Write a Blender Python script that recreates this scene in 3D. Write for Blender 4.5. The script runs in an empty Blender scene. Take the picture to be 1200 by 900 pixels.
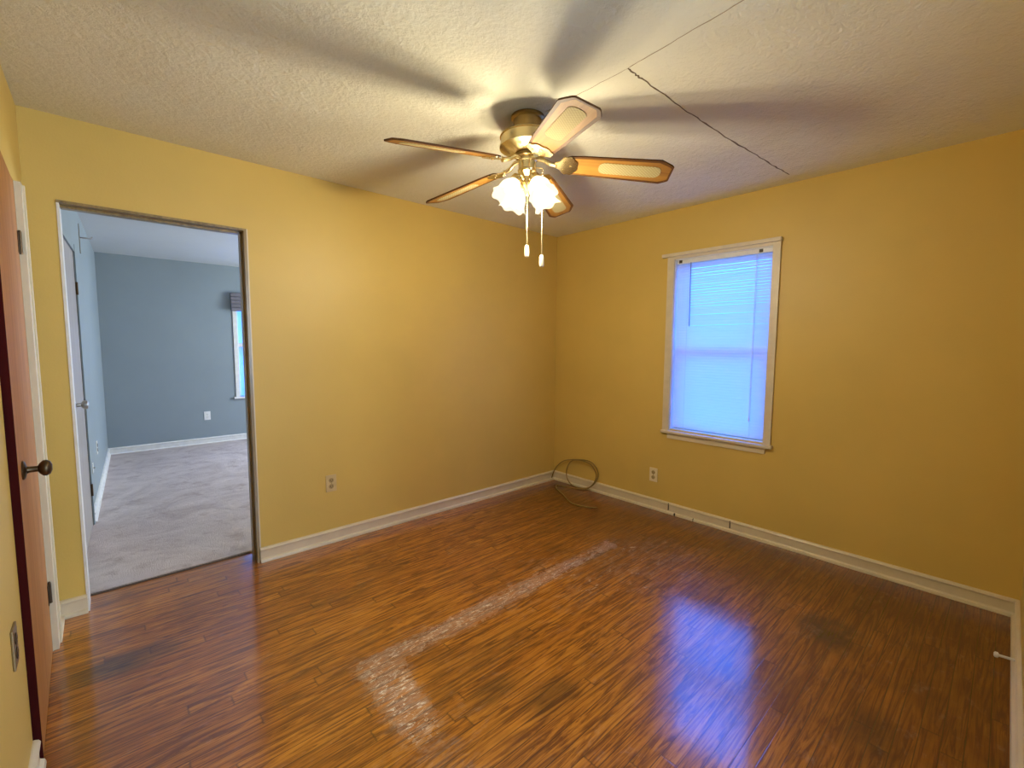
import bpy, bmesh, math, random
from mathutils import Vector, Matrix
random.seed(7)
SC = bpy.context.scene
COL = SC.collection
PI = math.pi

# ------------------------------------------------------------------ camera, sky, exposure
CAM_POS = (-3.3994, -3.0965, 1.3704)
YAW, PITCH, ROLL, FPX = 0.8343, -0.0850, 0.0058, 529.65
cam = bpy.data.cameras.new('camera')
cam.sensor_width = 36.0
cam.lens = FPX / 1200.0 * 36.0
cam.clip_start = 0.02
camo = bpy.data.objects.new('camera', cam)
COL.objects.link(camo)
F = Vector((math.cos(PITCH) * math.cos(YAW), math.cos(PITCH) * math.sin(YAW), math.sin(PITCH)))
r0 = Vector((math.sin(YAW), -math.cos(YAW), 0)); u0 = r0.cross(F)
r1 = math.cos(ROLL) * r0 + math.sin(ROLL) * u0
u1 = -math.sin(ROLL) * r0 + math.cos(ROLL) * u0
camo.matrix_world = Matrix(((r1.x, u1.x, -F.x, CAM_POS[0]), (r1.y, u1.y, -F.y, CAM_POS[1]),
                            (r1.z, u1.z, -F.z, CAM_POS[2]), (0, 0, 0, 1)))
SC.camera = camo

SC.view_settings.view_transform = 'Standard'
SC.view_settings.look = 'None'
SC.view_settings.gamma = 1.0
SC.view_settings.use_curve_mapping = False
SC.view_settings.exposure = 0.0
SC.cycles.use_denoising = True
SC.cycles.max_bounces = 10
SC.cycles.diffuse_bounces = 6
SC.cycles.transparent_max_bounces = 16
SC.cycles.caustics_reflective = False
SC.cycles.caustics_refractive = False
SC.cycles.sample_clamp_indirect = 4.0

SKY = (0.25, 2.45, 13.0)
world = bpy.data.worlds.new('sky'); SC.world = world
world.use_nodes = True
wb = world.node_tree.nodes['Background']
wb.inputs['Color'].default_value = (*SKY, 1); wb.inputs['Strength'].default_value = 1.0

LAMP_W = 13.0                 # each bulb of the fan light
LAMP_COL = (1.0, 0.86, 0.60)
LGS = 1.0                     # glow of the lamp glass
HALL_W, HALL_COL = 150.0, (0.52, 0.72, 0.95)
BED_W, BED_COL = 220.0, (0.82, 0.92, 1.0)


def area(name, loc, direction, sx, sy, power, color, portal=False):
    l = bpy.data.lights.new(name, 'AREA'); l.shape = 'RECTANGLE'
    l.size = sx; l.size_y = sy; l.energy = power; l.color = color
    if portal: l.cycles.is_portal = True
    o = bpy.data.objects.new(name, l); COL.objects.link(o)
    o.location = loc
    o.rotation_euler = Vector(direction).to_track_quat('-Z', 'Y').to_euler()
    return o


area('window_daylight_portal', (0.19, -1.62, 1.38), (-1, 0, 0), 0.72, 1.32, 1, (1, 1, 1), portal=True)
area('bedroom_window_portal', (-1.62, 4.40, 1.35), (0, -1, 0), 0.80, 1.40, 1, (1, 1, 1), portal=True)
area('bedroom_fill', (0.50, 2.4, 1.45), (-1, -0.30, 0), 2.2, 1.4, BED_W, BED_COL)  # added area light standing in for unseen side windows
area('hall_fill', (-1.40, -5.45, 1.45), (-0.42, 1, 0), 1.5, 1.5, HALL_W, HALL_COL)  # added fill behind the camera for the back and left walls

# ------------------------------------------------------------------ material helpers


class NT:
    def __init__(s, name):
        s.m = bpy.data.materials.new(name); s.m.use_nodes = True
        s.t = s.m.node_tree; s.n = s.t.nodes; s.n.clear()
        s.out = s.n.new('ShaderNodeOutputMaterial')

    def add(s, kind, **kw):
        x = s.n.new('ShaderNode' + kind)
        for k, v in kw.items(): setattr(x, k, v)
        return x

    def link(s, a, b): s.t.links.new(a, b)

    def put(s, sock, v):
        if hasattr(v, 'links') or isinstance(v, bpy.types.NodeSocket): s.link(v, sock)
        else: sock.default_value = v

    def math(s, op, a, b=0.0, c=0.0, clamp=False):
        x = s.add('Math', operation=op, use_clamp=clamp)
        s.put(x.inputs[0], a); s.put(x.inputs[1], b)
        if op in ('MULTIPLY_ADD', 'COMPARE', 'SMOOTH_MIN'): s.put(x.inputs[2], c)
        return x.outputs[0]

    def mix(s, f, a, b, blend='MIX'):
        x = s.add('Mix', data_type='RGBA', blend_type=blend)
        s.put(x.inputs[0], f)
        s.put(x.inputs[6], a if not isinstance(a, tuple) else (*a[:3], 1))
        s.put(x.inputs[7], b if not isinstance(b, tuple) else (*b[:3], 1))
        return x.outputs[2]

    def coord(s): return s.add('TexCoord').outputs['Object']

    def mapping(s, v, scale=(1, 1, 1), loc=(0, 0, 0)):
        x = s.add('Mapping'); s.link(v, x.inputs['Vector'])
        x.inputs['Scale'].default_value = scale; x.inputs['Location'].default_value = loc
        return x.outputs[0]

    def noise(s, v, scale, detail=3, rough=0.55, dist=0.0):
        x = s.add('TexNoise'); s.link(v, x.inputs['Vector'])
        x.inputs['Scale'].default_value = scale; x.inputs['Detail'].default_value = detail
        x.inputs['Roughness'].default_value = rough; x.inputs['Distortion'].default_value = dist
        return x.outputs['Fac']

    def ramp(s, f, stops):
        x = s.add('ValToRGB'); s.link(f, x.inputs[0])
        e = x.color_ramp.elements
        while len(e) < len(stops): e.new(0.5)
        for i, (p, c) in enumerate(stops):
            e[i].position = p; e[i].color = (*c[:3], 1) if isinstance(c, tuple) else (c, c, c, 1)
        return x.outputs[0]

    def bump(s, h, strength, dist=0.01):
        x = s.add('Bump'); s.link(h, x.inputs['Height'])
        x.inputs['Strength'].default_value = strength; x.inputs['Distance'].default_value = dist
        return x.outputs[0]

    def bsdf(s, color, rough=0.5, metal=0.0, normal=None, spec=0.5, **kw):
        x = s.add('BsdfPrincipled')
        s.put(x.inputs['Base Color'], color if not isinstance(color, tuple) else (*color[:3], 1))
        s.put(x.inputs['Roughness'], rough); s.put(x.inputs['Metallic'], metal)
        s.put(x.inputs['Specular IOR Level'], spec)
        if normal is not None: s.link(normal, x.inputs['Normal'])
        for k, v in kw.items(): s.put(x.inputs[k.replace('_', ' ')], v)
        return x.outputs[0]

    def done(s, shader): s.link(shader, s.out.inputs[0]); return s.m


def wall_paint(name, col, var=0.06, bump=0.12, rough=0.45):
    t = NT(name); v = t.coord()
    n = t.noise(v, 1.3, 4); d = tuple(c * (1 - var) for c in col); l = tuple(min(1, c * (1 + var)) for c in col)
    c = t.ramp(n, [(0.3, d), (0.7, l)])
    b = t.noise(v, 90, 3)
    return t.done(t.bsdf(c, rough, normal=t.bump(b, bump, 0.004), spec=0.35))


def simple(name, col, rough=0.5, metal=0.0, var=0.08, scale=18, spec=0.5, bump=0.0):
    t = NT(name); v = t.coord()
    n = t.noise(v, scale, 3)
    c = t.ramp(n, [(0.3, tuple(x * (1 - var) for x in col)), (0.7, tuple(min(1, x * (1 + var)) for x in col))])
    kw = {}
    nb = t.bump(t.noise(v, scale * 4, 2), bump, 0.002) if bump else None
    return t.done(t.bsdf(c, rough, metal, nb, spec))


def ceiling_mat():
    t = NT('stucco_ceiling'); v = t.coord()
    a = t.noise(v, 55, 5, 0.65); b = t.noise(v, 16, 4, 0.6, 0.6); big = t.noise(v, 1.1, 2)
    h = t.math('ADD', a, t.math('MULTIPLY', b, 1.2))
    h = t.math('ADD', h, t.math('MULTIPLY', big, 6.0))
    c = t.ramp(t.noise(v, 1.7, 4), [(0.3, (0.73, 0.725, 0.59)), (0.7, (0.80, 0.80, 0.68))])
    return t.done(t.bsdf(c, 0.85, normal=t.bump(h, 0.55, 0.010), spec=0.15))


def wood_floor_mat():
    t = NT('oak_strip_floor'); v = t.coord()
    s = t.add('SeparateXYZ'); t.link(v, s.inputs[0]); X, Y = s.outputs[0], s.outputs[1]
    W = 0.057
    yr = t.math('DIVIDE', Y, W); row = t.math('FLOOR', yr); fy = t.math('FRACT', yr)
    wn = t.add('TexWhiteNoise', noise_dimensions='1D'); t.link(row, wn.inputs['W'])
    xo = t.math('ADD', X, t.math('MULTIPLY', wn.outputs['Value'], 3.0))
    xc = t.math('DIVIDE', xo, 1.35); colx = t.math('FLOOR', xc); fx = t.math('FRACT', xc)
    cmb = t.add('CombineXYZ'); t.link(row, cmb.inputs[0]); t.link(colx, cmb.inputs[1])
    wn2 = t.add('TexWhiteNoise', noise_dimensions='2D'); t.link(cmb.outputs[0], wn2.inputs['Vector'])
    rnd = wn2.outputs['Value']
    # grain: noise stretched along the board, shifted per board
    sh = t.add('CombineXYZ'); t.link(xo, sh.inputs[0]); t.link(Y, sh.inputs[1]); t.link(t.math('MULTIPLY', rnd, 37.0), sh.inputs[2])
    g1 = t.noise(t.mapping(sh.outputs[0], (1.7, 26.0, 1.0)), 1.0, 6, 0.62, 3.6)
    g2 = t.noise(t.mapping(sh.outputs[0], (5.0, 95.0, 1.0)), 1.0, 4, 0.65, 2.2)
    base = t.ramp(rnd, [(0.0, (0.40, 0.132, 0.012)), (0.35, (0.48, 0.170, 0.015)), (0.7, (0.54, 0.198, 0.018)), (1.0, (0.43, 0.142, 0.012))])
    c = t.mix(t.ramp(g1, [(0.44, 0.0), (0.60, 0.88)]), base, (0.115, 0.026, 0.003))
    c = t.mix(t.ramp(g2, [(0.50, 0.0), (0.68, 0.45)]), c, (0.13, 0.032, 0.004))
    c = t.mix(t.ramp(g1, [(0.30, 0.5), (0.42, 0.0)]), c, (0.66, 0.285, 0.035))
    # old varnish worn and blotched in large areas
    blot = t.noise(v, 2.2, 4, 0.6)
    c = t.mix(t.ramp(blot, [(0.50, 0.0), (0.75, 0.55)]), c, (0.12, 0.030, 0.005))
    # stains, together with painted shade on the right side
    at = t.add('Attribute', attribute_name='stain_shade'); at2 = t.add('Attribute', attribute_name='wear')
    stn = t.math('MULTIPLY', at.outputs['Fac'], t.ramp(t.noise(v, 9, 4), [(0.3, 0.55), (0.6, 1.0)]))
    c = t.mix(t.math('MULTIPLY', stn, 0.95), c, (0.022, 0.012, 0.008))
    tn = t.add('Attribute', attribute_name='shade_tone')
    c = t.mix(t.math('MULTIPLY', tn.outputs['Fac'], t.ramp(t.noise(v, 3.1, 4), [(0.3, 0.6), (0.65, 1.0)])), c, t.mix(0.82, c, (0.075, 0.009, 0.002)))  # dimmer light at the right put into the wood colour
    # scraped adhesive left on the boards
    wv0 = at2.outputs['Fac']
    edge = t.math('ADD', t.noise(t.mapping(v, (7.0, 13.0, 1.0)), 1.0, 5, 0.65, 1.0), t.math('MULTIPLY', t.noise(v, 30, 4), 0.35))
    wv = t.ramp(t.math('ADD', wv0, t.math('MULTIPLY', t.math('SUBTRACT', edge, 0.68), 1.5)), [(0.08, 0.0), (1.05, 1.0)])
    fl = t.noise(t.mapping(v, (11.0, 26.0, 1.0)), 1.0, 8, 0.75, 1.6)
    film = t.math('MULTIPLY', wv, t.ramp(fl, [(0.42, 0.0), (0.68, 1.0)]))
    c = t.mix(t.math('MULTIPLY', film, 0.62), c, (0.58, 0.49, 0.42))
    spk = t.noise(t.mapping(v, (14.0, 40.0, 1.0)), 1.0, 7, 0.8, 2.5)
    flk = t.math('MULTIPLY', t.ramp(spk, [(0.53, 0.0), (0.60, 1.0)]), t.ramp(wv0, [(0.45, 0.0), (0.85, 1.0)]))
    c = t.mix(t.math('MULTIPLY', flk, 0.95), c, (0.92, 0.86, 0.74))
    # gaps
    ey = t.math('ABSOLUTE', t.math('SUBTRACT', fy, 0.5)); ex = t.math('ABSOLUTE', t.math('SUBTRACT', fx, 0.5))
    gap = t.math('MAXIMUM', t.ramp(ey, [(0.462, 0.0), (0.492, 1.0)]), t.ramp(ex, [(0.4984, 0.0), (0.4994, 0.7)]))
    c = t.mix(t.math('MULTIPLY', gap, 0.8), c, (0.03, 0.010, 0.004))
    hgt = t.math('ADD', t.math('MULTIPLY', gap, -1.0), t.math('MULTIPLY', g1, 0.06))
    hgt = t.math('ADD', hgt, t.math('MULTIPLY', t.noise(v, 3.5, 3), 0.5))
    nb = t.bump(hgt, 0.06, 0.004)
    rough = t.math('ADD', t.ramp(t.noise(v, 4, 4), [(0.3, 0.11), (0.7, 0.19)]), t.math('MULTIPLY', wv, 0.25))
    sh = t.bsdf(c, 0.42, normal=nb, spec=0.12, Coat_Weight=t.math('SUBTRACT', 1.0, t.math('MULTIPLY', film, 0.6)),
                Coat_Roughness=rough, Coat_IOR=1.88)
    bs = sh.node
    t.link(nb, bs.inputs['Coat Normal'])
    return t.done(sh)


def carpet_mat():
    t = NT('worn_mauve_carpet'); v = t.coord()
    a = t.noise(v, 2.6, 4, 0.6, 1.2); b = t.noise(v, 210, 3); st = t.noise(t.mapping(v, (1, 1, 1), (4, 1, 0)), 4.5, 5, 0.7)
    c = t.ramp(a, [(0.3, (0.46, 0.375, 0.36)), (0.5, (0.59, 0.50, 0.48)), (0.7, (0.70, 0.60, 0.57))])
    c = t.mix(t.ramp(st, [(0.54, 0.0), (0.70, 0.75)]), c, (0.34, 0.25, 0.22))
    c = t.mix(t.math('MULTIPLY', b, 0.5), c, (0.42, 0.38, 0.38))
    return t.done(t.bsdf(c, 0.95, normal=t.bump(t.math('ADD', b, t.math('MULTIPLY', a, 2)), 0.7, 0.012), spec=0.1))


def wood_mat(name, light, dark, axis='Z', rough=0.35, sc=5.0, coat=0.3, spec=0.5):
    t = NT(name); v = t.coord()
    k = {'Z': (sc * 6, sc * 6, sc * 0.5), 'X': (sc * 0.5, sc * 6, sc * 6), 'Y': (sc * 6, sc * 0.5, sc * 6)}[axis]
    n = t.noise(t.mapping(v, k), 1.0, 5, 0.6, 0.9)
    c = t.ramp(n, [(0.3, light), (0.52, tuple((a + b) / 2 for a, b in zip(light, dark))), (0.7, dark)])
    return t.done(t.bsdf(c, rough, spec=spec, Coat_Weight=coat, Coat_Roughness=0.2))


def cane_mat():
    t = NT('woven_cane'); v = t.mapping(t.coord(), (1, 1, 1))
    w = t.add('TexChecker'); t.link(v, w.inputs['Vector']); w.inputs['Scale'].default_value = 130
    c = t.mix(w.outputs['Fac'], (0.44, 0.38, 0.20), (0.34, 0.28, 0.13))
    return t.done(t.bsdf(c, 0.8, spec=0.15))


def glass_mat():
    t = NT('window_glass')
    tr = t.add('BsdfTransparent'); tr.inputs[0].default_value = (0.93, 0.97, 0.98, 1)
    gl = t.add('BsdfGlossy'); gl.inputs['Roughness'].default_value = 0.02
    m = t.add('MixShader'); m.inputs[0].default_value = 0.06
    t.link(tr.outputs[0], m.inputs[1]); t.link(gl.outputs[0], m.inputs[2])
    return t.done(m.outputs[0])


def slat_mat():
    t = NT('thin_white_blind_slat')
    d = t.add('BsdfDiffuse'); d.inputs[0].default_value = (0.80, 0.80, 0.80, 1)
    r = t.add('BsdfTranslucent'); r.inputs[0].default_value = (0.85, 0.88, 0.9, 1)
    m = t.add('MixShader'); m.inputs[0].default_value = 0.55
    t.link(d.outputs[0], m.inputs[1]); t.link(r.outputs[0], m.inputs[2])
    return t.done(m.outputs[0])


def lampglass_mat():
    t = NT('lit_frosted_glass')  # frosted glass lit from inside
    tr = t.add('BsdfTransparent'); tr.inputs[0].default_value = (1, 0.96, 0.88, 1)
    e = t.add('Emission'); e.inputs[0].default_value = (1.0, 0.86, 0.60, 1); e.inputs[1].default_value = 2.6 * LGS
    m = t.add('MixShader'); m.inputs[0].default_value = 0.55
    t.link(tr.outputs[0], m.inputs[1]); t.link(e.outputs[0], m.inputs[2])
    return t.done(m.outputs[0])


def emit_mat(name, col, s):
    t = NT(name); e = t.add('Emission'); e.inputs[0].default_value = (*col, 1); e.inputs[1].default_value = s
    return t.done(e.outputs[0])


PAINT = (0.62, 0.445, 0.120)
M = dict(
    wall=wall_paint('ochre_yellow_wall_paint', PAINT),
    cream=simple('cream_gloss_trim_paint', (0.66, 0.58, 0.42), 0.35, var=0.05, scale=9),
    whitetrim=simple('cream_window_paint', (0.62, 0.55, 0.42), 0.4, var=0.05),
    ceiling=ceiling_mat(), floor=wood_floor_mat(), carpet=carpet_mat(),
    blue=wall_paint('slate_blue_wall_paint', (0.25, 0.30, 0.325), 0.05),
    bedceil=wall_paint('bedroom_ceiling_white', (0.55, 0.57, 0.58), 0.04, 0.3),
    bedtrim=simple('bedroom_white_trim', (0.70, 0.70, 0.68), 0.4),
    jamb=wood_mat('bare_olive_brown_jamb', (0.30, 0.21, 0.075), (0.15, 0.10, 0.04)),
    doorwood=wood_mat('stained_birch_door', (0.46, 0.215, 0.060), (0.33, 0.135, 0.034), 'Z', 0.6, 3.0, 0.0, 0.2),
    dooredge=wood_mat('shaded_red_door_edge', (0.055, 0.006, 0.005), (0.035, 0.004, 0.004), 'Z', 0.8, 5.0, 0.0, 0.05),  # edge turned from the lamps; its shade is put into this colour
    greydoor=wood_mat('grey_brown_door', (0.36, 0.33, 0.31), (0.28, 0.25, 0.24), 'Z', 0.5, 2.0),
    darkmetal=simple('aged_bronze', (0.10, 0.065, 0.035), 0.35, 0.9),
    brassplate=simple('antique_brass_plate', (0.33, 0.25, 0.13), 0.4, 0.8),
    brass=simple('polished_brass', (0.80, 0.66, 0.36), 0.26, 1.0, 0.04),
    brassdark=simple('tarnished_brass', (0.34, 0.23, 0.09), 0.3, 1.0, 0.1),
    nickel=simple('dull_nickel', (0.45, 0.43, 0.40), 0.3, 1.0),
    oak=wood_mat('golden_oak_blade', (0.36, 0.185, 0.036), (0.22, 0.095, 0.016), 'X', 0.65, 5.0, 0.0, 0.25),
    oakdark=wood_mat('dark_oak_blade_edge', (0.13, 0.052, 0.010), (0.07, 0.028, 0.007), 'X', 0.65, 5.0, 0.0, 0.25),
    cane=cane_mat(), glass=glass_mat(), slat=slat_mat(), lampglass=lampglass_mat(),
    bulb=emit_mat('glowing_bulb', (1.0, 0.85, 0.6), 9.0 * LGS),
    vinyl=simple('white_vinyl_sash', (0.72, 0.74, 0.76), 0.35, var=0.03),
    ivory=simple('ivory_plastic', (0.78, 0.68, 0.46), 0.35, var=0.03),
    whiteplastic=simple('white_plastic', (0.78, 0.78, 0.76), 0.35, var=0.03),
    slot=simple('dark_slot', (0.05, 0.035, 0.02), 0.6),
    knobcream=simple('cream_pull_knob', (0.86, 0.80, 0.62), 0.4, var=0.03),
    cable=simple('tan_coax_cable', (0.25, 0.17, 0.05), 0.5),
    wand=simple('grey_clear_wand', (0.22, 0.27, 0.33), 0.2),
    crack=simple('plaster_crack', (0.14, 0.105, 0.06), 0.9),
    seam=simple('plaster_seam', (0.36, 0.30, 0.20), 0.9),
    valance=simple('grey_cloth_valance', (0.17, 0.16, 0.18), 0.9, bump=0.3),
    lawn=simple('grass_lawn', (0.20, 0.25, 0.16), 0.9, var=0.3, scale=2),
    metalstrip=simple('dark_threshold_strip', (0.10, 0.07, 0.05), 0.5),
)

# ------------------------------------------------------------------ mesh helpers


def bx(bm, x0, x1, y0, y1, z0, z1, bevel=0.0):
    r = bmesh.ops.create_cube(bm, size=1.0)
    for v in r['verts']:
        v.co = Vector(((x0 + x1) / 2 + v.co.x * (x1 - x0), (y0 + y1) / 2 + v.co.y * (y1 - y0), (z0 + z1) / 2 + v.co.z * (z1 - z0)))
    if bevel:
        es = list({e for v in r['verts'] for e in v.link_edges})
        bmesh.ops.bevel(bm, geom=es, offset=bevel, segments=2, affect='EDGES', profile=0.6)


def tube(bm, pts, rad, seg=8, caps=True):
    pts = [Vector(p) for p in pts]; n = len(pts); rings = []
    rads = rad if isinstance(rad, (list, tuple)) else [rad] * n
    up = Vector((0, 0, 1)); prev = None
    for i, p in enumerate(pts):
        t = (pts[min(i + 1, n - 1)] - pts[max(i - 1, 0)]).normalized()
        if prev is None:
            a = t.cross(up)
            if a.length < 1e-3: a = t.cross(Vector((1, 0, 0)))
        else:
            a = prev - t * prev.dot(t)
        a.normalize(); prev = a; b = t.cross(a)
        rings.append([bm.verts.new(p + (a * math.cos(2 * PI * k / seg) + b * math.sin(2 * PI * k / seg)) * rads[i]) for k in range(seg)])
    for i in range(n - 1):
        for k in range(seg):
            bm.faces.new((rings[i][k], rings[i][(k + 1) % seg], rings[i + 1][(k + 1) % seg], rings[i + 1][k]))
    if caps: bm.faces.new(rings[0][::-1]); bm.faces.new(rings[-1])


def lathe(bm, prof, seg=32, mat=None, close=True, wob=None):
    rings = []
    for j, (r, z) in enumerate(prof):
        ring = []
        for k in range(seg):
            a = 2 * PI * k / seg
            rr, zz = max(r, 1e-4), z
            if wob: rr, zz = wob(j, a, rr, zz)
            p = Vector((rr * math.cos(a), rr * math.sin(a), zz))
            ring.append(bm.verts.new(mat @ p if mat else p))
        rings.append(ring)
    for j in range(len(rings) - 1):
        for k in range(seg):
            bm.faces.new((rings[j][k], rings[j][(k + 1) % seg], rings[j + 1][(k + 1) % seg], rings[j + 1][k]))
    if close: bm.faces.new(rings[0][::-1]); bm.faces.new(rings[-1])


def smooth_path(pts, n=8):
    pts = [Vector(p) for p in pts]; out = []
    for i in range(len(pts) - 1):
        p0 = pts[max(i - 1, 0)]; p1 = pts[i]; p2 = pts[i + 1]; p3 = pts[min(i + 2, len(pts) - 1)]
        for k in range(n):
            t = k / n
            out.append(0.5 * ((2 * p1) + (-p0 + p2) * t + (2 * p0 - 5 * p1 + 4 * p2 - p3) * t * t + (-p0 + 3 * p1 - 3 * p2 + p3) * t ** 3))
    out.append(pts[-1]); return out


def obj(name, bm, mat, parent=None, smooth=False, loc=None):
    bmesh.ops.recalc_face_normals(bm, faces=bm.faces)
    me = bpy.data.meshes.new(name); bm.to_mesh(me); bm.free()
    me.materials.append(mat)
    if smooth:
        for p in me.polygons: p.use_smooth = True
        me.set_sharp_from_angle(angle=math.radians(40))
    o = bpy.data.objects.new(name, me); COL.objects.link(o)
    if parent: o.parent = parent
    if loc: o.location = loc
    return o


def thing(name, label, cat, loc=(0, 0, 0), rot=(0, 0, 0), group=None):
    o = bpy.data.objects.new(name, None); COL.objects.link(o)
    o.empty_display_size = 0.05
    o.location = loc; o.rotation_euler = rot; o['label'] = label; o['category'] = cat
    if group: o['group'] = group
    return o


def tag(o, label, cat, group=None):
    o['label'] = label; o['category'] = cat
    if group: o['group'] = group
    return o


def struct(name, bm, mat, parent=None, label=None, smooth=False):
    o = obj(name, bm, mat, parent, smooth)
    if parent is None: o['kind'] = 'structure'
    if label: o['label'] = label
    return o


def boxes(*bs):
    bm = bmesh.new()
    for b in bs: bx(bm, *b)
    return bm


# ------------------------------------------------------------------ room shell
H = 2.44
L, WID = 3.63, 3.208
OX1, OX2, OH = -3.513, -2.742, 2.035          # cased opening in the back wall
T = 0.13
WY0, WY1, WZ0, WZ1 = -1.978, -1.255, 0.70, 2.060   # window opening in the right wall


def floor_mesh():
    bm = bmesh.new()
    x0, x1, y0, y1, st = -L - 0.0, 0.0, -WID, 0.19, 0.025
    nx, ny = int((x1 - x0) / st) + 1, int((y1 - y0) / st) + 1
    vs = [[bm.verts.new((x0 + (x1 - x0) * i / nx, y0 + (y1 - y0) * j / ny, 0)) for j in range(ny + 1)] for i in range(nx + 1)]
    for i in range(nx):
        for j in range(ny):
            bm.faces.new((vs[i][j], vs[i + 1][j], vs[i + 1][j + 1], vs[i][j + 1]))
    return bm


def sstep(a, b, x):
    t = max(0.0, min(1.0, (x - a) / (b - a))); return t * t * (3 - 2 * t)


def segd(x, y, ax, ay, bx_, by):
    dx, dy = bx_ - ax, by - ay
    t = max(0, min(1, ((x - ax) * dx + (y - ay) * dy) / (dx * dx + dy * dy)))
    return math.hypot(x - ax - t * dx, y - ay - t * dy), t


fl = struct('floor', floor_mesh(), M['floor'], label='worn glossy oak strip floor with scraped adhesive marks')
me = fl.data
aw = me.attributes.new('wear', 'FLOAT', 'POINT'); ast = me.attributes.new('stain_shade', 'FLOAT', 'POINT'); atn = me.attributes.new('shade_tone', 'FLOAT', 'POINT')
STAINS_AND_SHADE = [(-3.40, -0.62, 0.26, 0.11, 0.75), (-0.86, -2.60, 0.20, 0.18, 1.0), (-1.44, -2.86, 0.2, 0.12, 0.75), (-0.55, -2.75, 0.3, 0.2, 0.35),
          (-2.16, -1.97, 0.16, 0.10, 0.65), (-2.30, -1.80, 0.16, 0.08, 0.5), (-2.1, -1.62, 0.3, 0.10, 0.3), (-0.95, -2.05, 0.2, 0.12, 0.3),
          (-0.5, -2.95, 0.5, 0.3, 0.45), (-0.35, -2.2, 0.35, 0.5, 0.3), (-1.1, -3.05, 0.5, 0.2, 0.35), (-2.55, -0.72, 0.28, 0.07, 0.35)]  # broad faint patches on the right paint in the weaker light
for i, v in enumerate(me.vertices):
    x, y = v.co.x, v.co.y
    w = 0.0
    d, t = segd(x, y, -2.62, -1.345, -0.86, -1.315)
    w = max(w, (1 - sstep(0.0, 0.125, d)) * (0.95 - 0.25 * sstep(0.55, 1.0, t)))
    d, t = segd(x, y, -2.59, -1.38, -2.64, -2.00)
    w = max(w, (1 - sstep(0.03, 0.155 - 0.05 * t, d)) * (1.0 - 0.55 * sstep(0.45, 0.8, t)))
    d, t = segd(x, y, -1.5, -1.38, -0.80, -1.60)
    w = max(w, 0.28 * (1 - sstep(0.1, 0.5, d)))
    aw.data[i].value = w
    s = 0.0
    for (sx, sy, ra, rb, k) in STAINS_AND_SHADE:
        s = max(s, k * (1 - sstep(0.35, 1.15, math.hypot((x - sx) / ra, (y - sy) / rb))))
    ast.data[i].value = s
    # mostly painted shade: darker, redder varnish along the window wall and near right corner
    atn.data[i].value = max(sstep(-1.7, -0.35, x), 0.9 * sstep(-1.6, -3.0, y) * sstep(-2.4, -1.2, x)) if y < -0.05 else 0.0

struct('ceiling', boxes((-L - 0.2, 0.2, -WID - 0.05, T, H, H + 0.12)), M['ceiling'], label='textured off-white ceiling with a long crack')
CEIL = bpy.data.objects['ceiling']


def ribbon(pts, w, z):
    bm = bmesh.new(); prev = None
    pts = [Vector((p[0], p[1], z)) for p in pts]
    for i, p in enumerate(pts):
        t = (pts[min(i + 1, len(pts) - 1)] - pts[max(i - 1, 0)]).normalized()
        n = Vector((-t.y, t.x, 0)); ww = w * random.uniform(0.5, 1.2)
        if i in (0, len(pts) - 1): ww *= 0.3
        c = [bm.verts.new(p + n * ww / 2), bm.verts.new(p - n * ww / 2), bm.verts.new(p - n * ww / 2 + Vector((0, 0, 0.002))), bm.verts.new(p + n * ww / 2 + Vector((0, 0, 0.002)))]
        if prev:
            for k in range(4): bm.faces.new((prev[k], prev[(k + 1) % 4], c[(k + 1) % 4], c[k]))
        prev = c
    return bm


def jitter_line(a, b, n, amp):
    out = []
    for i in range(n + 1):
        t = i / n
        out.append((a[0] + (b[0] - a[0]) * t + random.uniform(-amp, amp), a[1] + (b[1] - a[1]) * t + random.uniform(-amp, amp)))
    return out


cr = []
for a, b in (((-1.835, -2.024), (-1.73, -2.026)), ((-1.73, -2.026), (-1.40, -2.026)), ((-1.40, -2.026), (-0.98, -2.04)), ((-0.98, -2.04), (-0.47, -2.071)), ((-0.47, -2.071), (-0.13, -2.093))):
    cr += jitter_line(a, b, 10, 0.004)[:-1]
struct('crack', ribbon(cr, 0.0075, H - 0.001), M['crack'], CEIL, label='dark jagged crack')
struct('seam', ribbon(jitter_line((-1.835, -2.02), (-1.873, -2.52), 18, 0.002), 0.003, H - 0.001), M['seam'], CEIL)
struct('seam', ribbon(jitter_line((-1.835, -2.02), (-1.832, -1.58), 18, 0.002), 0.002, H - 0.001), M['seam'], CEIL)

# back wall with the cased opening; wall runs a bit past the corners
struct('wall_back', boxes((-L - 0.2, OX1 - 0.010, 0, T, -0.02, H), (OX2 + 0.014, 0.2, 0, T, -0.02, H), (OX1 - 0.010, OX2 + 0.014, 0, T, OH + 0.012, H)), M['wall'],
       label='ochre yellow back wall with the doorway')
# right wall with window hole
struct('wall_right', boxes((0, 0.2, -WID - 0.1, WY0, -0.02, H), (0, 0.2, WY1, 0, -0.02, H), (0, 0.2, WY0, WY1, -0.02, WZ0), (0, 0.2, WY0, WY1, WZ1, H)), M['wall'],
       label='ochre yellow wall with the window')
# left wall with a door hole
DY0, DY1, DZ = -1.06, -0.315, 2.03
struct('wall_left', boxes((-L - 0.12, -L, -WID - 0.1, DY0, -0.02, H), (-L - 0.12, -L, DY1, 0, -0.02, H), (-L - 0.12, -L, DY0, DY1, DZ, H)), M['wall'],
       label='pale yellow left wall with the brown door')
struct('wall_front', boxes((-1.75, 0, -WID - 0.12, -WID, -0.02, H)), M['wall'])

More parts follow.
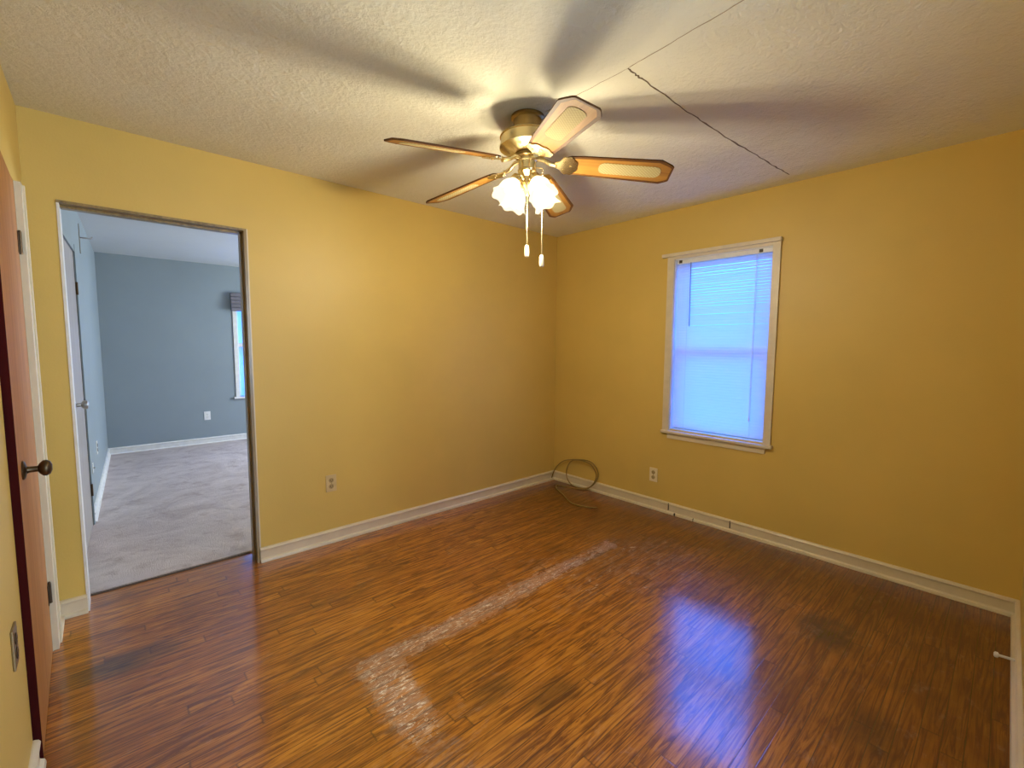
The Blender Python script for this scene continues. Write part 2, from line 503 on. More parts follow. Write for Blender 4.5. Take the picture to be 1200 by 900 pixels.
# the hall the photograph was taken from
struct('floor_hall', boxes((-L - 0.4, 0.1, -5.7, -WID, -0.05, 0)), M['carpet'])
struct('ceiling_hall', boxes((-L - 0.4, 0.1, -5.7, -WID - 0.05, H, H + 0.1)), M['bedceil'])
struct('wall_hall_back', boxes((-L - 0.4, 0.1, -5.75, -5.65, 0, H)), M['bedceil'])
struct('wall_hall_left', boxes((-L - 0.12, -L, -5.65, -WID - 0.1, 0, H)), M['bedceil'])
struct('wall_hall_right', boxes((-0.1, 0.0, -5.65, -WID - 0.12, 0, H)), M['bedceil'])


# ------------------------------------------------------------------ baseboards
BASE_PROF = [(0, 0), (0.026, 0), (0.026, 0.006), (0.023, 0.016), (0.014, 0.021), (0.012, 0.024), (0.012, 0.070), (0.017, 0.073), (0.018, 0.080), (0.013, 0.088), (0.004, 0.092), (0, 0.092)]


def run(bm, a, b, nrm, prof=BASE_PROF, z=0.0):
    a, b, nrm = Vector(a), Vector(b), Vector(nrm)
    rings = []
    for p in (a, b):
        rings.append([bm.verts.new((p.x + nrm.x * d, p.y + nrm.y * d, z + h)) for d, h in prof])
    n = len(prof)
    for k in range(n): bm.faces.new((rings[0][k], rings[0][(k + 1) % n], rings[1][(k + 1) % n], rings[1][k]))
    bm.faces.new(rings[0]); bm.faces.new(rings[1][::-1])


bm = bmesh.new(); run(bm, (OX2 + 0.016, 0), (0, 0), (0, -1)); run(bm, (-L, 0), (OX1 - 0.006, 0), (0, -1))
bm2 = bm
struct('baseboard_back', bm, M['cream'], label='cream baseboard along the back wall')
bm = bmesh.new(); run(bm, (0, -WID), (0, 0), (-1, 0))
br = struct('baseboard_right', bm, M['cream'], label='cream baseboard under the window')
for yy, w_, z0, z1 in ((-1.286, 0.006, 0.03, 0.088), (-1.50, 0.004, 0.0, 0.022), (-1.777, 0.005, 0.03, 0.085), (-1.345, 0.012, 0.0, 0.02)):
    struct('joint', boxes((-0.0195 if z0 > 0.02 else -0.0272, -0.008, yy - w_ / 2, yy + w_ / 2, z0, z1)), M['slot'], br)
bm = bmesh.new(); run(bm, (-L, -WID - 0.1), (-L, DY0 - 0.001), (1, 0)); run(bm, (-L, DY1 + 0.085), (-L, 0), (1, 0))
struct('baseboard_left', bm, M['cream'], label='cream baseboard along the left wall')
bm = bmesh.new(); run(bm, (-1.75, -WID), (0, -WID), (0, 1))
struct('baseboard_front', bm, M['cream'])

# ------------------------------------------------------------------ doorway lining (trim)
t1 = struct('trim_1', boxes((OX1 - 0.010, OX1, -0.004, T + 0.012, 0, OH), ), M['bedtrim'], label='white painted left jamb of the doorway')
t2 = struct('trim_2', boxes((OX2, OX2 + 0.014, -0.010, T + 0.012, 0, OH), (OX1 - 0.010, OX2 + 0.014, -0.010, T + 0.012, OH, OH + 0.012)), M['jamb'],
            label='bare brown right jamb and header of the doorway')
struct('door_stop', boxes((OX2 - 0.012, OX2 - 0.0005, 0.04, 0.075, 0, OH), (OX1 + 0.001, OX2 - 0.0005, 0.04, 0.075, OH - 0.012, OH - 0.0005)), M['jamb'], t2)
struct('corner_bead', boxes((OX2 + 0.014, OX2 + 0.022, -0.004, 0.0, 0.09, OH + 0.012)), M['cream'], t2)

# threshold between wood floor and carpet
struct('trim_4', boxes((OX1, OX2, 0.178, 0.196, 0.0, 0.006)), M['metalstrip'], label='dark strip where carpet meets the wood floor')

# ------------------------------------------------------------------ brown door in the left wall
door = bpy.data.objects.new('door_1', None); COL.objects.link(door); door['kind'] = 'structure'
door['label'] = 'brown flush wooden door at the left edge with bronze knob'
door.location = (-L, DY1 - 0.004, 0); AJ = math.radians(1.5)
door.rotation_euler = (0, 0, AJ)
DW = DY1 - DY0 - 0.012
bm = boxes((-0.034, 0.0, -DW, 0, 0.008, DZ - 0.008))
obj('leaf', bm, M['doorwood'], door)
obj('leaf_edge', boxes((-0.0345, 0.0005, -DW - 0.002, -DW + 0.0005, 0.008, DZ - 0.008)), M['dooredge'], door)['label'] = 'dark red leading edge with its shade painted in'
KM = Matrix.Translation((0.0, -DW + 0.12, 0.95)) @ Matrix.Rotation(PI / 2, 4, 'Y')
bm = bmesh.new()
lathe(bm, [(0.031, 0.0), (0.031, 0.004), (0.026, 0.008), (0.012, 0.011), (0.010, 0.016), (0.010, 0.036), (0.018, 0.040), (0.026, 0.048), (0.027, 0.056), (0.022, 0.065), (0.010, 0.070)], 24, KM)
obj('door_knob', bm, M['darkmetal'], door, True)
for hz in (0.27, 1.78):
    bm = bmesh.new()
    tube(bm, [(0.006, 0.003, hz - 0.045), (0.006, 0.003, hz + 0.045)], 0.006, 10)
    bx(bm, 0.0004, 0.003, -0.030, 0.002, hz - 0.044, hz + 0.044)
    tube(bm, [(0.006, 0.003, hz + 0.045), (0.006, 0.003, hz + 0.052)], [0.006, 0.003], 8)
    obj('hinge', bm, M['darkmetal'], door, True)
# jambs and hinge-side casing
struct('trim_5', boxes((-L - 0.12, -L + 0.002, DY1, DY1 + 0.018, 0, DZ), (-L, -L + 0.020, DY1 + 0.006, DY1 + 0.085, 0, DZ + 0.0), (-L, -L + 0.026, DY1 + 0.060, DY1 + 0.085, 0, DZ + 0.0)), M['cream'],
       label='cream casing on the hinge side of the brown door')
struct('trim_6', boxes((-L - 0.12, -L - 0.04, DY0 - 0.004, DY1, DZ - 0.03, DZ - 0.001), (-L - 0.12, -L - 0.045, DY0, DY0 + 0.02, 0, DZ - 0.03), (-L - 0.115, -L - 0.06, DY0 + 0.02, DY1, 0.0, DZ - 0.03)), M['dooredge'])

# unseen closet shell added behind the brown door to block stray sky light
struct('floor_added_closet', boxes((-L - 0.80, -L, -1.20, -0.20, -0.05, -0.001)), M['floor'])
struct('wall_added_closet_back', boxes((-L - 0.85, -L - 0.80, -1.20, -0.20, 0, H)), M['wall'])
struct('wall_added_closet_left', boxes((-L - 0.85, -L - 0.12, -1.25, -1.20, 0, H)), M['wall'])
struct('wall_added_closet_right', boxes((-L - 0.85, -L - 0.12, -0.20, -0.15, 0, H)), M['wall'])
struct('ceiling_added_closet', boxes((-L - 0.85, -L - 0.12, -1.25, -0.15, H - 0.05, H)), M['bedceil'])

# ------------------------------------------------------------------ window in the right wall
win = bpy.data.objects.new('window_1', None); COL.objects.link(win); win['kind'] = 'structure'
win['label'] = 'white double hung window with a narrow painted casing'
CW = 0.058
obj('casing', boxes((-0.016, 0, WY1 - 0.008, WY1 + CW - 0.008, WZ0 - 0.012, WZ1 + 0.014), (-0.016, 0, WY0 - CW + 0.018, WY0 + 0.008, WZ0 - 0.012, WZ1 + 0.014), (-0.0155, 0, WY0, WY1, WZ1 - 0.006, WZ1 + 0.014)), M['whitetrim'], win)
obj('head_cap', boxes((-0.034, 0, WY0 - CW + 0.012, WY1 + CW + 0.035, WZ1 + 0.014, WZ1 + 0.040, 0.003)), M['whitetrim'], win)
obj('sill', boxes((-0.040, 0.12, WY0 - CW + 0.004, WY1 + CW - 0.006, WZ0 - 0.030, WZ0 - 0.010, 0.003)), M['whitetrim'], win)
obj('apron', boxes((-0.014, 0, WY0 - 0.005, WY1 + 0.005, WZ0 - 0.075, WZ0 - 0.030)), M['cream'], win)
obj('reveal', boxes((0, 0.2, WY1 - 0.012, WY1, WZ0, WZ1), (0, 0.2, WY0, WY0 + 0.012, WZ0, WZ1), (0, 0.2, WY0 + 0.012, WY1 - 0.012, WZ1 - 0.012, WZ1), (0.12, 0.2, WY0 + 0.012, WY1 - 0.012, WZ0 - 0.01, WZ0 + 0.012)), M['vinyl'], win)
ZM = 1.335
YA, YB = WY0 + 0.012, WY1 - 0.012


def sash(x0, x1, z0, z1, name):
    s = 0.048
    o = obj(name, boxes((x0, x1, YA, YA + s, z0, z1), (x0, x1, YB - s, YB, z0, z1), (x0, x1, YA + s, YB - s, z0, z0 + s), (x0, x1, YA + s, YB - s, z1 - s, z1)), M['vinyl'], win)
    xm = (x0 + x1) / 2
    obj('pane', boxes((xm - 0.002, xm + 0.002, YA + s - 0.003, YB - s + 0.003, z0 + s - 0.003, z1 - s + 0.003)), M['glass'], o)
    return o


sash(0.125, 0.155, ZM - 0.015, WZ1 - 0.012, 'upper_sash')
lo = sash(0.090, 0.120, WZ0 + 0.012 - 0.02, ZM + 0.025, 'lower_sash')
obj('sash_lock', boxes((0.078, 0.090, -1.65, -1.59, ZM + 0.012, ZM + 0.03, 0.003)), M['nickel'], lo)

# mini blind
BYA, BYB = WY0 + 0.016, WY1 - 0.016
bl = thing('window_blind', 'pale blue glowing mini blind lowered over the window in the yellow wall', 'blind', (0.030, 0, WZ1 - 0.012))
HZ = 0.0
obj('headrail', boxes((-0.016, 0.016, BYA, BYB, -0.032, 0.0, 0.003)), M['vinyl'], bl)
bm = bmesh.new(); NS = 62; top, bot = -0.045, WZ0 + 0.010 - (WZ1 - 0.012)
ang = math.radians(58)
for i in range(NS):
    z = top + (bot - top) * i / (NS - 1) * 0.985
    ring = []
    for k in range(4):
        s = (k / 3 - 0.5) * 0.0255
        bow = 0.0018 * (1 - (2 * k / 3 - 1) ** 2)
        x = s * math.cos(ang) - bow * math.sin(ang); zz = z + s * math.sin(ang) + bow * math.cos(ang) + random.uniform(-0.0004, 0.0004)
        sag = random.uniform(-0.0005, 0.0005)
        ring.append([bm.verts.new((x, BYA + 0.002, zz)), bm.verts.new((x, (BYA + BYB) / 2, zz + sag)), bm.verts.new((x, BYB - 0.002, zz))])
    for k in range(3):
        for j in range(2): bm.faces.new((ring[k][j], ring[k][j + 1], ring[k + 1][j + 1], ring[k + 1][j]))
obj('slats', bm, M['slat'], bl, True)
obj('bottom_rail', boxes((-0.012, 0.012, BYA, BYB, bot - 0.022, bot - 0.006, 0.003)), M['vinyl'], bl)
for fy in (0.14, 0.86):
    y = BYA + (BYB - BYA) * fy
    bm = bmesh.new()
    for dx in (-0.0125, 0.0125): tube(bm, [(dx, y, -0.03), (dx, y, bot - 0.008)], 0.0011, 5)
    obj('ladder_cord', bm, M['vinyl'], bl)
bm = bmesh.new(); tube(bm, [(-0.020, BYB - 0.115, -0.03), (-0.024, BYB - 0.117, -0.06), (-0.022, BYB - 0.12, -0.52)], 0.0035, 6)
obj('tilt_wand', bm, M['wand'], bl, True)
bm = bmesh.new(); tube(bm, [(-0.020, BYA + 0.10, -0.03), (-0.021, BYA + 0.10, -1.18)], 0.0018, 5)
lathe(bm, [(0.003, 0.0), (0.006, -0.03), (0.005, -0.035)], 8, Matrix.Translation((-0.021, BYA + 0.10, -1.175)))
obj('lift_cord', bm, M['vinyl'], bl, True)
for y0 in (BYB - 0.030, BYA + 0.075):
    obj('bracket', boxes((-0.020, -0.0165, y0 - 0.012, y0 + 0.012, -0.026, -0.004)), M['slot'], bl)

# outside
struct('ground', boxes((0.5, 25, -20, 20, -0.9, -0.8), (-20, 0.5, 4.6, 25, -0.9, -0.8)), M['lawn'])

# ------------------------------------------------------------------ adjoining blue bedroom
FY = 4.234


def lwx(y): return -3.5202 + (y - 1.3824) * (0.115 / 2.7955)


bm = bmesh.new()
BD0, BD1, BDZ = 0.70, 1.44, 2.02


def lw_piece(bm, y0, y1, z0, z1, d0=-0.12, d1=0.0):
    a, b = lwx(y0), lwx(y1)
    vs = [bm.verts.new(p) for p in ((a + d0, y0, z0), (a + d1, y0, z0), (b + d1, y1, z0), (b + d0, y1, z0), (a + d0, y0, z1), (a + d1, y0, z1), (b + d1, y1, z1), (b + d0, y1, z1))]
    for f in ((0, 1, 2, 3), (4, 5, 6, 7), (0, 1, 5, 4), (1, 2, 6, 5), (2, 3, 7, 6), (3, 0, 4, 7)): bm.faces.new([vs[i] for i in f])


lw_piece(bm, T, BD0, 0, H); lw_piece(bm, BD1, FY + 0.1, 0, H); lw_piece(bm, BD0, BD1, BDZ, H)
struct('wall_bedroom_left', bm, M['blue'], label='light slate blue bedroom wall seen edge on')
FW0, FW1, FWZ0, FWZ1 = -2.02, -1.22, 0.625, 2.08
struct('wall_bedroom_back', boxes((-3.7, FW0, FY, FY + 0.14, 0, H), (FW1, 0.7, FY, FY + 0.14, 0, H), (FW0, FW1, FY, FY + 0.14, 0, FWZ0), (FW0, FW1, FY, FY + 0.14, FWZ1, H)), M['blue'],
       label='slate blue far wall of the bedroom')
struct('wall_bedroom_right', boxes((0.6, 0.7, T, FY, 0, H)), M['blue'])
struct('ceiling_bedroom', boxes((-3.8, 0.7, T, FY + 0.14, H, H + 0.12)), M['bedceil'], label='pale bedroom ceiling')
bm = bmesh.new(); bx(bm, -3.8, 0.7, 0.190, FY, -0.02, 0.012)
struct('floor_bedroom', bm, M['carpet'], label='worn mauve grey carpet in the bedroom')
struct('subfloor', boxes((-3.8, 0.7, 0.0, 0.19, -0.06, -0.001)), M['jamb'])
bm = bmesh.new(); run(bm, (-3.44, FY), (0.6, FY), (0, -1))
struct('baseboard_bedroom_back', bm, M['bedtrim'], label='white baseboard on the blue far wall')
bm = bmesh.new(); run(bm, (lwx(BD1 + 0.06), BD1 + 0.06), (lwx(FY), FY), (1, 0))
struct('baseboard_bedroom_left', bm, M['bedtrim'], label='white baseboard on the blue left wall')
# bedroom closet door
bd = bpy.data.objects.new('door_2', None); COL.objects.link(bd); bd['kind'] = 'structure'; bd['label'] = 'grey brown bedroom door seen edge on with nickel knob'
bm = bmesh.new(); lw_piece(bm, BD0 + 0.003, BD1 - 0.012, 0.015, BDZ - 0.006, -0.034, 0.004); obj('leaf', bm, M['greydoor'], bd)
bm = bmesh.new(); lw_piece(bm, BD1 - 0.012, BD1 + 0.0, 0.012, BDZ, -0.03, 0.006); obj('hinge_edge', bm, M['slot'], bd)['label'] = 'dark gap at the hinge side'
bm = bmesh.new(); lw_piece(bm, BD1 + 0.0, BD1 + 0.055, 0.0, BDZ + 0.05, 0.0, 0.014); lw_piece(bm, BD0 - 0.05, BD1, BDZ, BDZ + 0.05, 0.0, 0.012); obj('casing', bm, M['blue'], bd)
kx = lwx(0.78)
bm = bmesh.new()
lathe(bm, [(0.030, 0.0), (0.030, 0.004), (0.012, 0.010), (0.010, 0.030), (0.022, 0.036), (0.028, 0.048), (0.026, 0.060), (0.012, 0.066)], 20, Matrix.Translation((kx + 0.004, 0.78, 0.985)) @ Matrix.Rotation(PI / 2, 4, 'Y'))
obj('door_knob', bm, M['nickel'], bd, True)
for hz in (0.28, 1.76):
    bm = bmesh.new(); tube(bm, [(lwx(BD1) + 0.012, BD1 - 0.004, hz - 0.045), (lwx(BD1) + 0.012, BD1 - 0.004, hz + 0.045)], 0.007, 8)
    obj('hinge', bm, M['darkmetal'], bd)
# bedroom window
w2 = bpy.data.objects.new('window_2', None); COL.objects.link(w2); w2['kind'] = 'structure'; w2['label'] = 'narrow strip of the bright bedroom window'
s = 0.05
obj('frame', boxes((FW0, FW0 + s, FY - 0.012, FY + 0.1, FWZ0, FWZ1), (FW1 - s, FW1, FY - 0.012, FY + 0.1, FWZ0, FWZ1), (FW0 + s, FW1 - s, FY, FY + 0.1, FWZ1 - s, FWZ1), (FW0 + s, FW1 - s, FY, FY + 0.1, 1.33, 1.38)), M['bedtrim'], w2)
obj('sill', boxes((FW0 - 0.03, FW1 + 0.03, FY - 0.035, FY + 0.1, FWZ0 - 0.025, FWZ0)), M['bedtrim'], w2)
obj('pane', boxes((FW0 + s - 0.004, FW1 - s + 0.004, FY + 0.06, FY + 0.064, FWZ0 - 0.002, FWZ1 - s + 0.004)), M['glass'], w2)
bm = bmesh.new()
for i in range(5):
    z1 = FWZ1 + 0.01 - i * 0.012
    tube(bm, [(FW0 - 0.02, FY - 0.03 - 0.006 * i, FWZ1 - 0.03 - i * 0.05), (FW1 + 0.02, FY - 0.03 - 0.006 * i, FWZ1 - 0.03 - i * 0.05)], 0.028, 10)
bm2 = bmesh.new(); prev = None
for i in range(61):
    x = FW0 + s + 0.002 + (FW1 - FW0 - 2 * s - 0.004) * i / 60; y = FY + 0.022 + 0.008 * math.sin(i * 0.9) + 0.003 * math.sin(i * 2.3)
    c = [bm2.verts.new((x, y, z)) for z in (FWZ0 + 0.004, 1.30, FWZ1 - s - 0.004)]
    if prev:
        for k in range(2): bm2.faces.new((prev[k], c[k], c[k + 1], prev[k + 1]))
    prev = c
tag(obj('sheer_curtain', bm2, M['slat'], None, True), 'pale sheer curtain hanging inside the narrow bright bedroom window', 'curtain')
tag(obj('gathered_curtain', bm, M['valance'], None, True), 'dark grey gathered curtain bunched at the top of the bedroom window', 'curtain')

# ------------------------------------------------------------------ outlets and switches


def outlet(loc, rotz, label, plate, face, scale=1.0):
    """duplex outlet; local +x points out of the wall"""
    t = thing('wall_outlet', label, 'outlet', loc, (0, 0, rotz), 'duplex wall outlets')
    obj('cover_plate', boxes((0.0, 0.006, -0.036, 0.036, -0.058, 0.058, 0.002)), plate, t)
    for sz in (-0.021, 0.021):
        bm = bmesh.new()
        lathe(bm, [(0.0165, 0.0055), (0.0165, 0.0080), (0.0150, 0.0085)], 20, Matrix.Translation((0, 0, sz)) @ Matrix.Rotation(PI / 2, 4, 'Y'))
        rc = obj('receptacle', bm, face, t)
        obj('slots', boxes((0.0080, 0.0089, -0.008, -0.0055, sz - 0.005, sz + 0.006), (0.0080, 0.0089, 0.0055, 0.008, sz - 0.004, sz + 0.006), (0.0080, 0.0089, -0.002, 0.002, sz - 0.011, sz - 0.008)), M['slot'], rc)
    bm = bmesh.new(); lathe(bm, [(0.003, 0.006), (0.003, 0.0072)], 10, Matrix.Rotation(PI / 2, 4, 'Y')); obj('screw', bm, M['brassdark'], t)
    return t


outlet((-2.273, 0.0, 0.417), -PI / 2, 'tan duplex outlet low on the wall right of the doorway', simple('tan_plate', (0.58, 0.45, 0.22), 0.4), simple('brown_receptacle', (0.36, 0.26, 0.11), 0.4))
outlet((0.0, -1.134, 0.292), PI, 'ivory duplex outlet low on the wall left of the window', M['ivory'], simple('tan_receptacle', (0.42, 0.32, 0.14), 0.4))
outlet((-2.373, FY, 0.391), -PI / 2, 'white duplex outlet on the blue far bedroom wall', M['whiteplastic'], M['whiteplastic'])
outlet((-L, -1.245, 0.509), 0.0, 'antique brass outlet plate on the left wall before the brown door', M['brassplate'], M['darkmetal'])
rz = math.atan2(-0.115, 2.7955)
outlet((lwx(2.40), 2.40, 0.43), rz, 'small dark outlet on the pale blue left bedroom wall', M['whiteplastic'], M['slot'])
t = thing('cable_jack', 'small white jack plate low on the pale blue left bedroom wall', 'jack', (lwx(1.80), 1.80, 0.37), (0, 0, rz))
obj('cover_plate', boxes((0, 0.006, -0.03, 0.03, -0.04, 0.04, 0.002)), M['whiteplastic'], t)
bm = bmesh.new(); lathe(bm, [(0.006, 0.006), (0.006, 0.016)], 10, Matrix.Rotation(PI / 2, 4, 'Y')); obj('jack', bm, M['nickel'], t)
t = thing('curtain_bracket', 'small grey wall bracket high on the pale blue bedroom wall', 'bracket', (lwx(2.15), 2.15, 2.24), (0, 0, rz))
obj('back_plate', boxes((0, 0.006, -0.012, 0.012, -0.13, 0.11)), M['nickel'], t)
bm = bmesh.new(); tube(bm, [(0.004, 0, 0), (0.075, 0, 0), (0.082, 0, 0.015)], 0.006, 8); obj('arm', bm, M['nickel'], t, True)

# spring door stop on the front wall baseboard
t = thing('door_stop', 'small white door stop sticking out at the right edge of the floor', 'door stop', (-0.58, -WID + 0.012, 0.045))
bm = bmesh.new(); tube(bm, [(0, 0, 0), (0, 0.052, -0.004)], 0.0055, 10); obj('shaft', bm, M['whiteplastic'], t, True)
bm = bmesh.new(); lathe(bm, [(0.006, 0.0), (0.012, 0.003), (0.012, 0.012), (0.007, 0.016)], 14, Matrix.Translation((0, 0.050, -0.004)) @ Matrix.Rotation(-PI / 2, 4, 'X')); obj('rubber_tip', bm, M['whiteplastic'], t, True)

# ------------------------------------------------------------------ coiled cable in the far corner
cpts = [(-0.045, -0.010, 0.012), (-0.045, -0.030, 0.07), (-0.035, -0.07, 0.15), (-0.033, -0.16, 0.225), (-0.033, -0.287, 0.262), (-0.033, -0.42, 0.283), (-0.033, -0.50, 0.277), (-0.034, -0.556, 0.245),
        (-0.036, -0.585, 0.19), (-0.038, -0.575, 0.125), (-0.042, -0.52, 0.055), (-0.048, -0.43, 0.012), (-0.05, -0.32, 0.007), (-0.048, -0.25, 0.03), (-0.042, -0.205, 0.10), (-0.040, -0.222, 0.19), (-0.042, -0.285, 0.255),
        (-0.043, -0.40, 0.274), (-0.045, -0.50, 0.262), (-0.046, -0.55, 0.22), (-0.048, -0.575, 0.17), (-0.05, -0.555, 0.10), (-0.055, -0.49, 0.03), (-0.08, -0.40, 0.006), (-0.14, -0.22, 0.005), (-0.16, -0.18, 0.005), (-0.24, -0.26, 0.005),
        (-0.323, -0.413, 0.005), (-0.43, -0.60, 0.005), (-0.415, -0.744, 0.005), (-0.354, -0.824, 0.005)]
bm = bmesh.new(); tube(bm, smooth_path(cpts, 7), 0.0052, 8)
tag(obj('coax_cable', bm, M['cable'], None, True), 'thin tan cable coiled against the wall in the far corner', 'cable')

# ------------------------------------------------------------------ ceiling fan
FX, FYY = -1.862, -1.500
fan = thing('ceiling_fan', 'brass ceiling fan with five oak and cane blades and lit tulip lamps', 'ceiling fan', (FX, FYY, H))
bm = bmesh.new(); lathe(bm, [(0.070, 0.0), (0.078, -0.004), (0.078, -0.014), (0.068, -0.022), (0.064, -0.060), (0.066, -0.080), (0.072, -0.086)], 40)
obj('canopy', bm, M['brassdark'], fan, True)
bm = bmesh.new()
lathe(bm, [(0.072, -0.084), (0.118, -0.086), (0.128, -0.091), (0.131, -0.098), (0.126, -0.101), (0.126, -0.136), (0.132, -0.139), (0.132, -0.147), (0.118, -0.154), (0.092, -0.164), (0.070, -0.170), (0.058, -0.172)], 48)
mo = obj('motor_housing', bm, M['brass'], fan, True)
bm = bmesh.new(); lathe(bm, [(0.050, -0.170), (0.058, -0.175), (0.058, -0.188), (0.048, -0.194)], 32); obj('rotor', bm, M['brassdark'], fan, True)
bm = bmesh.new()
lathe(bm, [(0.040, -0.192), (0.046, -0.196), (0.046, -0.205), (0.042, -0.209), (0.042, -0.242), (0.046, -0.246), (0.044, -0.256), (0.030, -0.266), (0.022, -0.275), (0.022, -0.300), (0.028, -0.305), (0.026, -0.322), (0.014, -0.335), (0.012, -0.352), (0.006, -0.362)], 32)
obj('switch_housing', bm, M['brass'], fan, True)

PH0 = math.radians(170.8)
ZR, DROOP = -0.205, math.radians(5.2)
RT = 0.672


def blade_outline():
    # (along, across) half-outline: root, body, chamfered tip
    r0_ = 0.175
    return [(r0_, -0.044), (r0_ + 0.03, -0.058), (r0_ + 0.09, -0.064), (RT - 0.062, -0.078), (RT - 0.010, -0.050), (RT, -0.040), (RT, 0.052), (RT - 0.008, 0.060), (RT - 0.040, 0.078), (r0_ + 0.09, 0.064), (r0_ + 0.03, 0.058), (r0_, 0.044)]


def plate(bm, outline, z0, z1):
    a = [bm.verts.new((x, y, z0)) for x, y in outline]; b = [bm.verts.new((x, y, z1)) for x, y in outline]
    n = len(outline)
    bm.faces.new(a[::-1]); bm.faces.new(b)
    for k in range(n): bm.faces.new((a[k], a[(k + 1) % n], b[(k + 1) % n], b[k]))


def rounded(x0, x1, hw, r, n=5):
    out = []
    for cx, cy, a0 in ((x1 - r, hw - r, 0), (x0 + r, hw - r, 90), (x0 + r, -hw + r, 180), (x1 - r, -hw + r, 270)):
        for k in range(n + 1):
            a = math.radians(a0 + 90 * k / n); out.append((cx + r * math.cos(a), cy + r * math.sin(a)))
    return out


def scallop():
    out = []
    for k in range(33):
        a = math.radians(-110 + 220 * k / 32)
        rr = 0.050 + 0.007 * abs(math.sin(a * 4.0))
        out.append((0.190 + rr * math.cos(a) * 0.85, rr * math.sin(a) * 1.1))
    out += [(0.150, 0.026), (0.130, 0.014), (0.130, -0.014), (0.150, -0.026)]
    return out


LEAN = 'dark wooden fan blade'
blade_me = iron_me = cane_me = edge_me = None
for k in range(5):
    az = PH0 - k * 2 * PI / 5
    mat = Matrix.Rotation(az, 4, 'Z') @ Matrix.Translation((0, 0, ZR)) @ Matrix.Rotation(DROOP, 4, 'Y') @ Matrix.Rotation(math.radians(-16.0), 4, 'X')
    if k == 0:
        bm = bmesh.new(); plate(bm, blade_outline(), -0.003, 0.003); ob = obj('blade', bm, M['oak'], fan); blade_me = ob.data
        bm = bmesh.new(); ol = blade_outline(); cxx = sum(p[0] for p in ol) / len(ol)
        n = len(ol)
        oo = [(cxx + (x - cxx) * 1.003 + 0.0005, y * 1.02) for x, y in ol]; ii = [(cxx + (x - cxx) * 0.965, y * 0.84) for x, y in ol]
        A = [[bm.verts.new((x, y, z)) for x, y in q] for q in (oo, ii) for z in (-0.0036, 0.0036)]
        for j in range(n):
            j2 = (j + 1) % n
            bm.faces.new((A[0][j], A[0][j2], A[1][j2], A[1][j])); bm.faces.new((A[2][j], A[2][j2], A[3][j2], A[3][j]))
            bm.faces.new((A[0][j], A[0][j2], A[2][j2], A[2][j])); bm.faces.new((A[1][j], A[1][j2], A[3][j2], A[3][j]))
        oe = obj('edge_band', bm, M['oakdark'], ob); edge_me = oe.data
        bm = bmesh.new(); plate(bm, rounded(0.335, RT - 0.050, 0.037, 0.030), -0.0046, -0.0028); oc = obj('cane_inset', bm, M['cane'], ob); cane_me = oc.data
        bm = bmesh.new(); plate(bm, scallop(), -0.0085, -0.0032)
        tube(bm, smooth_path([(0.045, 0, 0.016), (0.075, 0.0, 0.014), (0.105, 0, 0.000), (0.140, 0, -0.006)], 5), [0.010] * 15 + [0.014], 10)
        for (sx, sy) in ((0.205, 0), (0.175, 0.028), (0.175, -0.028)):
            lathe(bm, [(0.006, 0), (0.005, -0.003)], 10, Matrix.Translation((sx, sy, -0.0085)))
        oi = obj('blade_bracket', bm, M['brass'], ob); iron_me = oi.data
    else:
        ob = bpy.data.objects['blade'].copy(); COL.objects.link(ob); ob.parent = fan
        for nm, src in (('edge_band', oe), ('cane_inset', oc), ('blade_bracket', oi)):
            c = src.copy(); COL.objects.link(c); c.parent = ob
    ob.matrix_local = mat

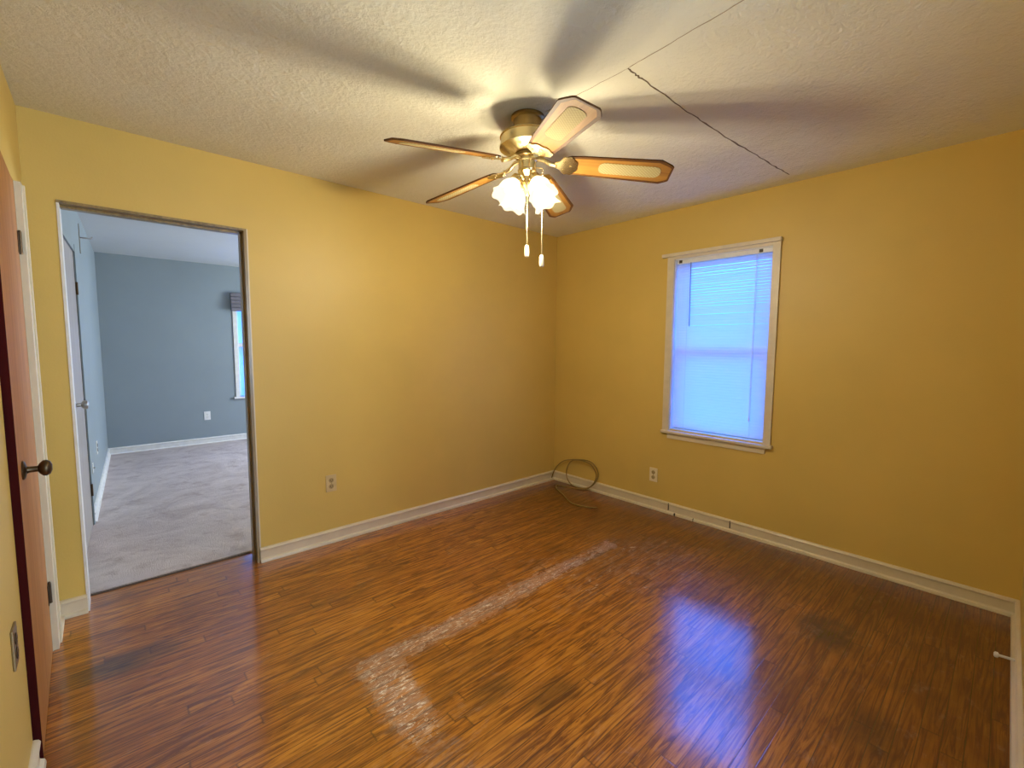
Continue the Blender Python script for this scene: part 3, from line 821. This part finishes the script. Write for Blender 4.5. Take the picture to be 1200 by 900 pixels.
# four tulip lamps
for i, az in enumerate((math.radians(172), math.radians(262), math.radians(352), math.radians(82))):
    R_ = Matrix.Rotation(az, 4, 'Z')
    bm = bmesh.new()
    tube(bm, [R_ @ p for p in smooth_path([(0.018, 0, -0.290), (0.036, 0, -0.274), (0.052, 0, -0.277), (0.060, 0, -0.292)], 5)], 0.007, 8)
    arm = obj('lamp_arm', bm, M['brass'], fan, True)
    tilt = math.radians(33)
    SM = R_ @ Matrix.Translation((0.058, 0, -0.290)) @ Matrix.Rotation(-tilt, 4, 'Y')      # local -z points down and outwards
    bm = bmesh.new(); lathe(bm, [(0.012, 0.012), (0.024, 0.004), (0.027, -0.012), (0.027, -0.024), (0.024, -0.026)], 24, SM)
    obj('socket_cup', bm, M['brass'], arm, True)
    bm = bmesh.new()
    prof = [(0.024, -0.020), (0.030, -0.030), (0.042, -0.046), (0.050, -0.064), (0.052, -0.082), (0.053, -0.098), (0.060, -0.112), (0.067, -0.122)]

    def wob(j, a, rr, zz):
        k_ = max(0.0, (j - 3) / 4.0) ** 1.5
        return rr * (1 + 0.06 * k_ * math.cos(6 * a)), zz - 0.006 * k_ * math.cos(6 * a)
    lathe(bm, prof, 36, SM, close=False, wob=wob)
    shd = obj('lamp_shade', bm, M['lampglass'], fan, True); shd['label'] = 'glowing frosted tulip glass'
    bm = bmesh.new(); lathe(bm, [(0.011, -0.020), (0.013, -0.035), (0.024, -0.055), (0.027, -0.070), (0.022, -0.086), (0.010, -0.095), (0.002, -0.097)], 20, SM)
    bulb = obj('bulb', bm, M['bulb'], shd, True)
    l = bpy.data.lights.new('fan_bulb_light', 'POINT'); l.energy = LAMP_W; l.color = LAMP_COL; l.shadow_soft_size = 0.030
    lo_ = bpy.data.objects.new('fan_bulb_light', l); COL.objects.link(lo_)
    lo_.location = Vector((FX, FYY, H)) + SM @ Vector((-0.070, 0, -0.135))

# pull chains
for (dx, dy, z0, z1, kl) in ((0.012, 0.012, -0.355, -0.590, 0.050), (0.052, -0.050, -0.236, -0.640, 0.050)):
    bm = bmesh.new()
    if dx > 0.03: tube(bm, [(0.030, -0.029, -0.232), (dx, dy, -0.236), (dx, dy, -0.245)], 0.0026, 6)
    tube(bm, [(dx, dy, z0), (dx, dy, z1 + 0.002)], 0.0022, 6)
    for q in range(int((z0 - z1) / 0.012)):
        bmesh.ops.create_icosphere(bm, subdivisions=1, radius=0.0034, matrix=Matrix.Translation((dx, dy, z0 - 0.006 - q * 0.012)))
    ch = obj('pull_chain', bm, M['brass'], fan, True)
    bm = bmesh.new(); lathe(bm, [(0.004, 0.004), (0.0085, 0.0), (0.0105, -0.010), (0.0115, -kl + 0.010), (0.010, -kl), (0.004, -kl - 0.003)], 16, Matrix.Translation((dx, dy, z1)))
    obj('pull_knob', bm, M['knobcream'], ch, True)
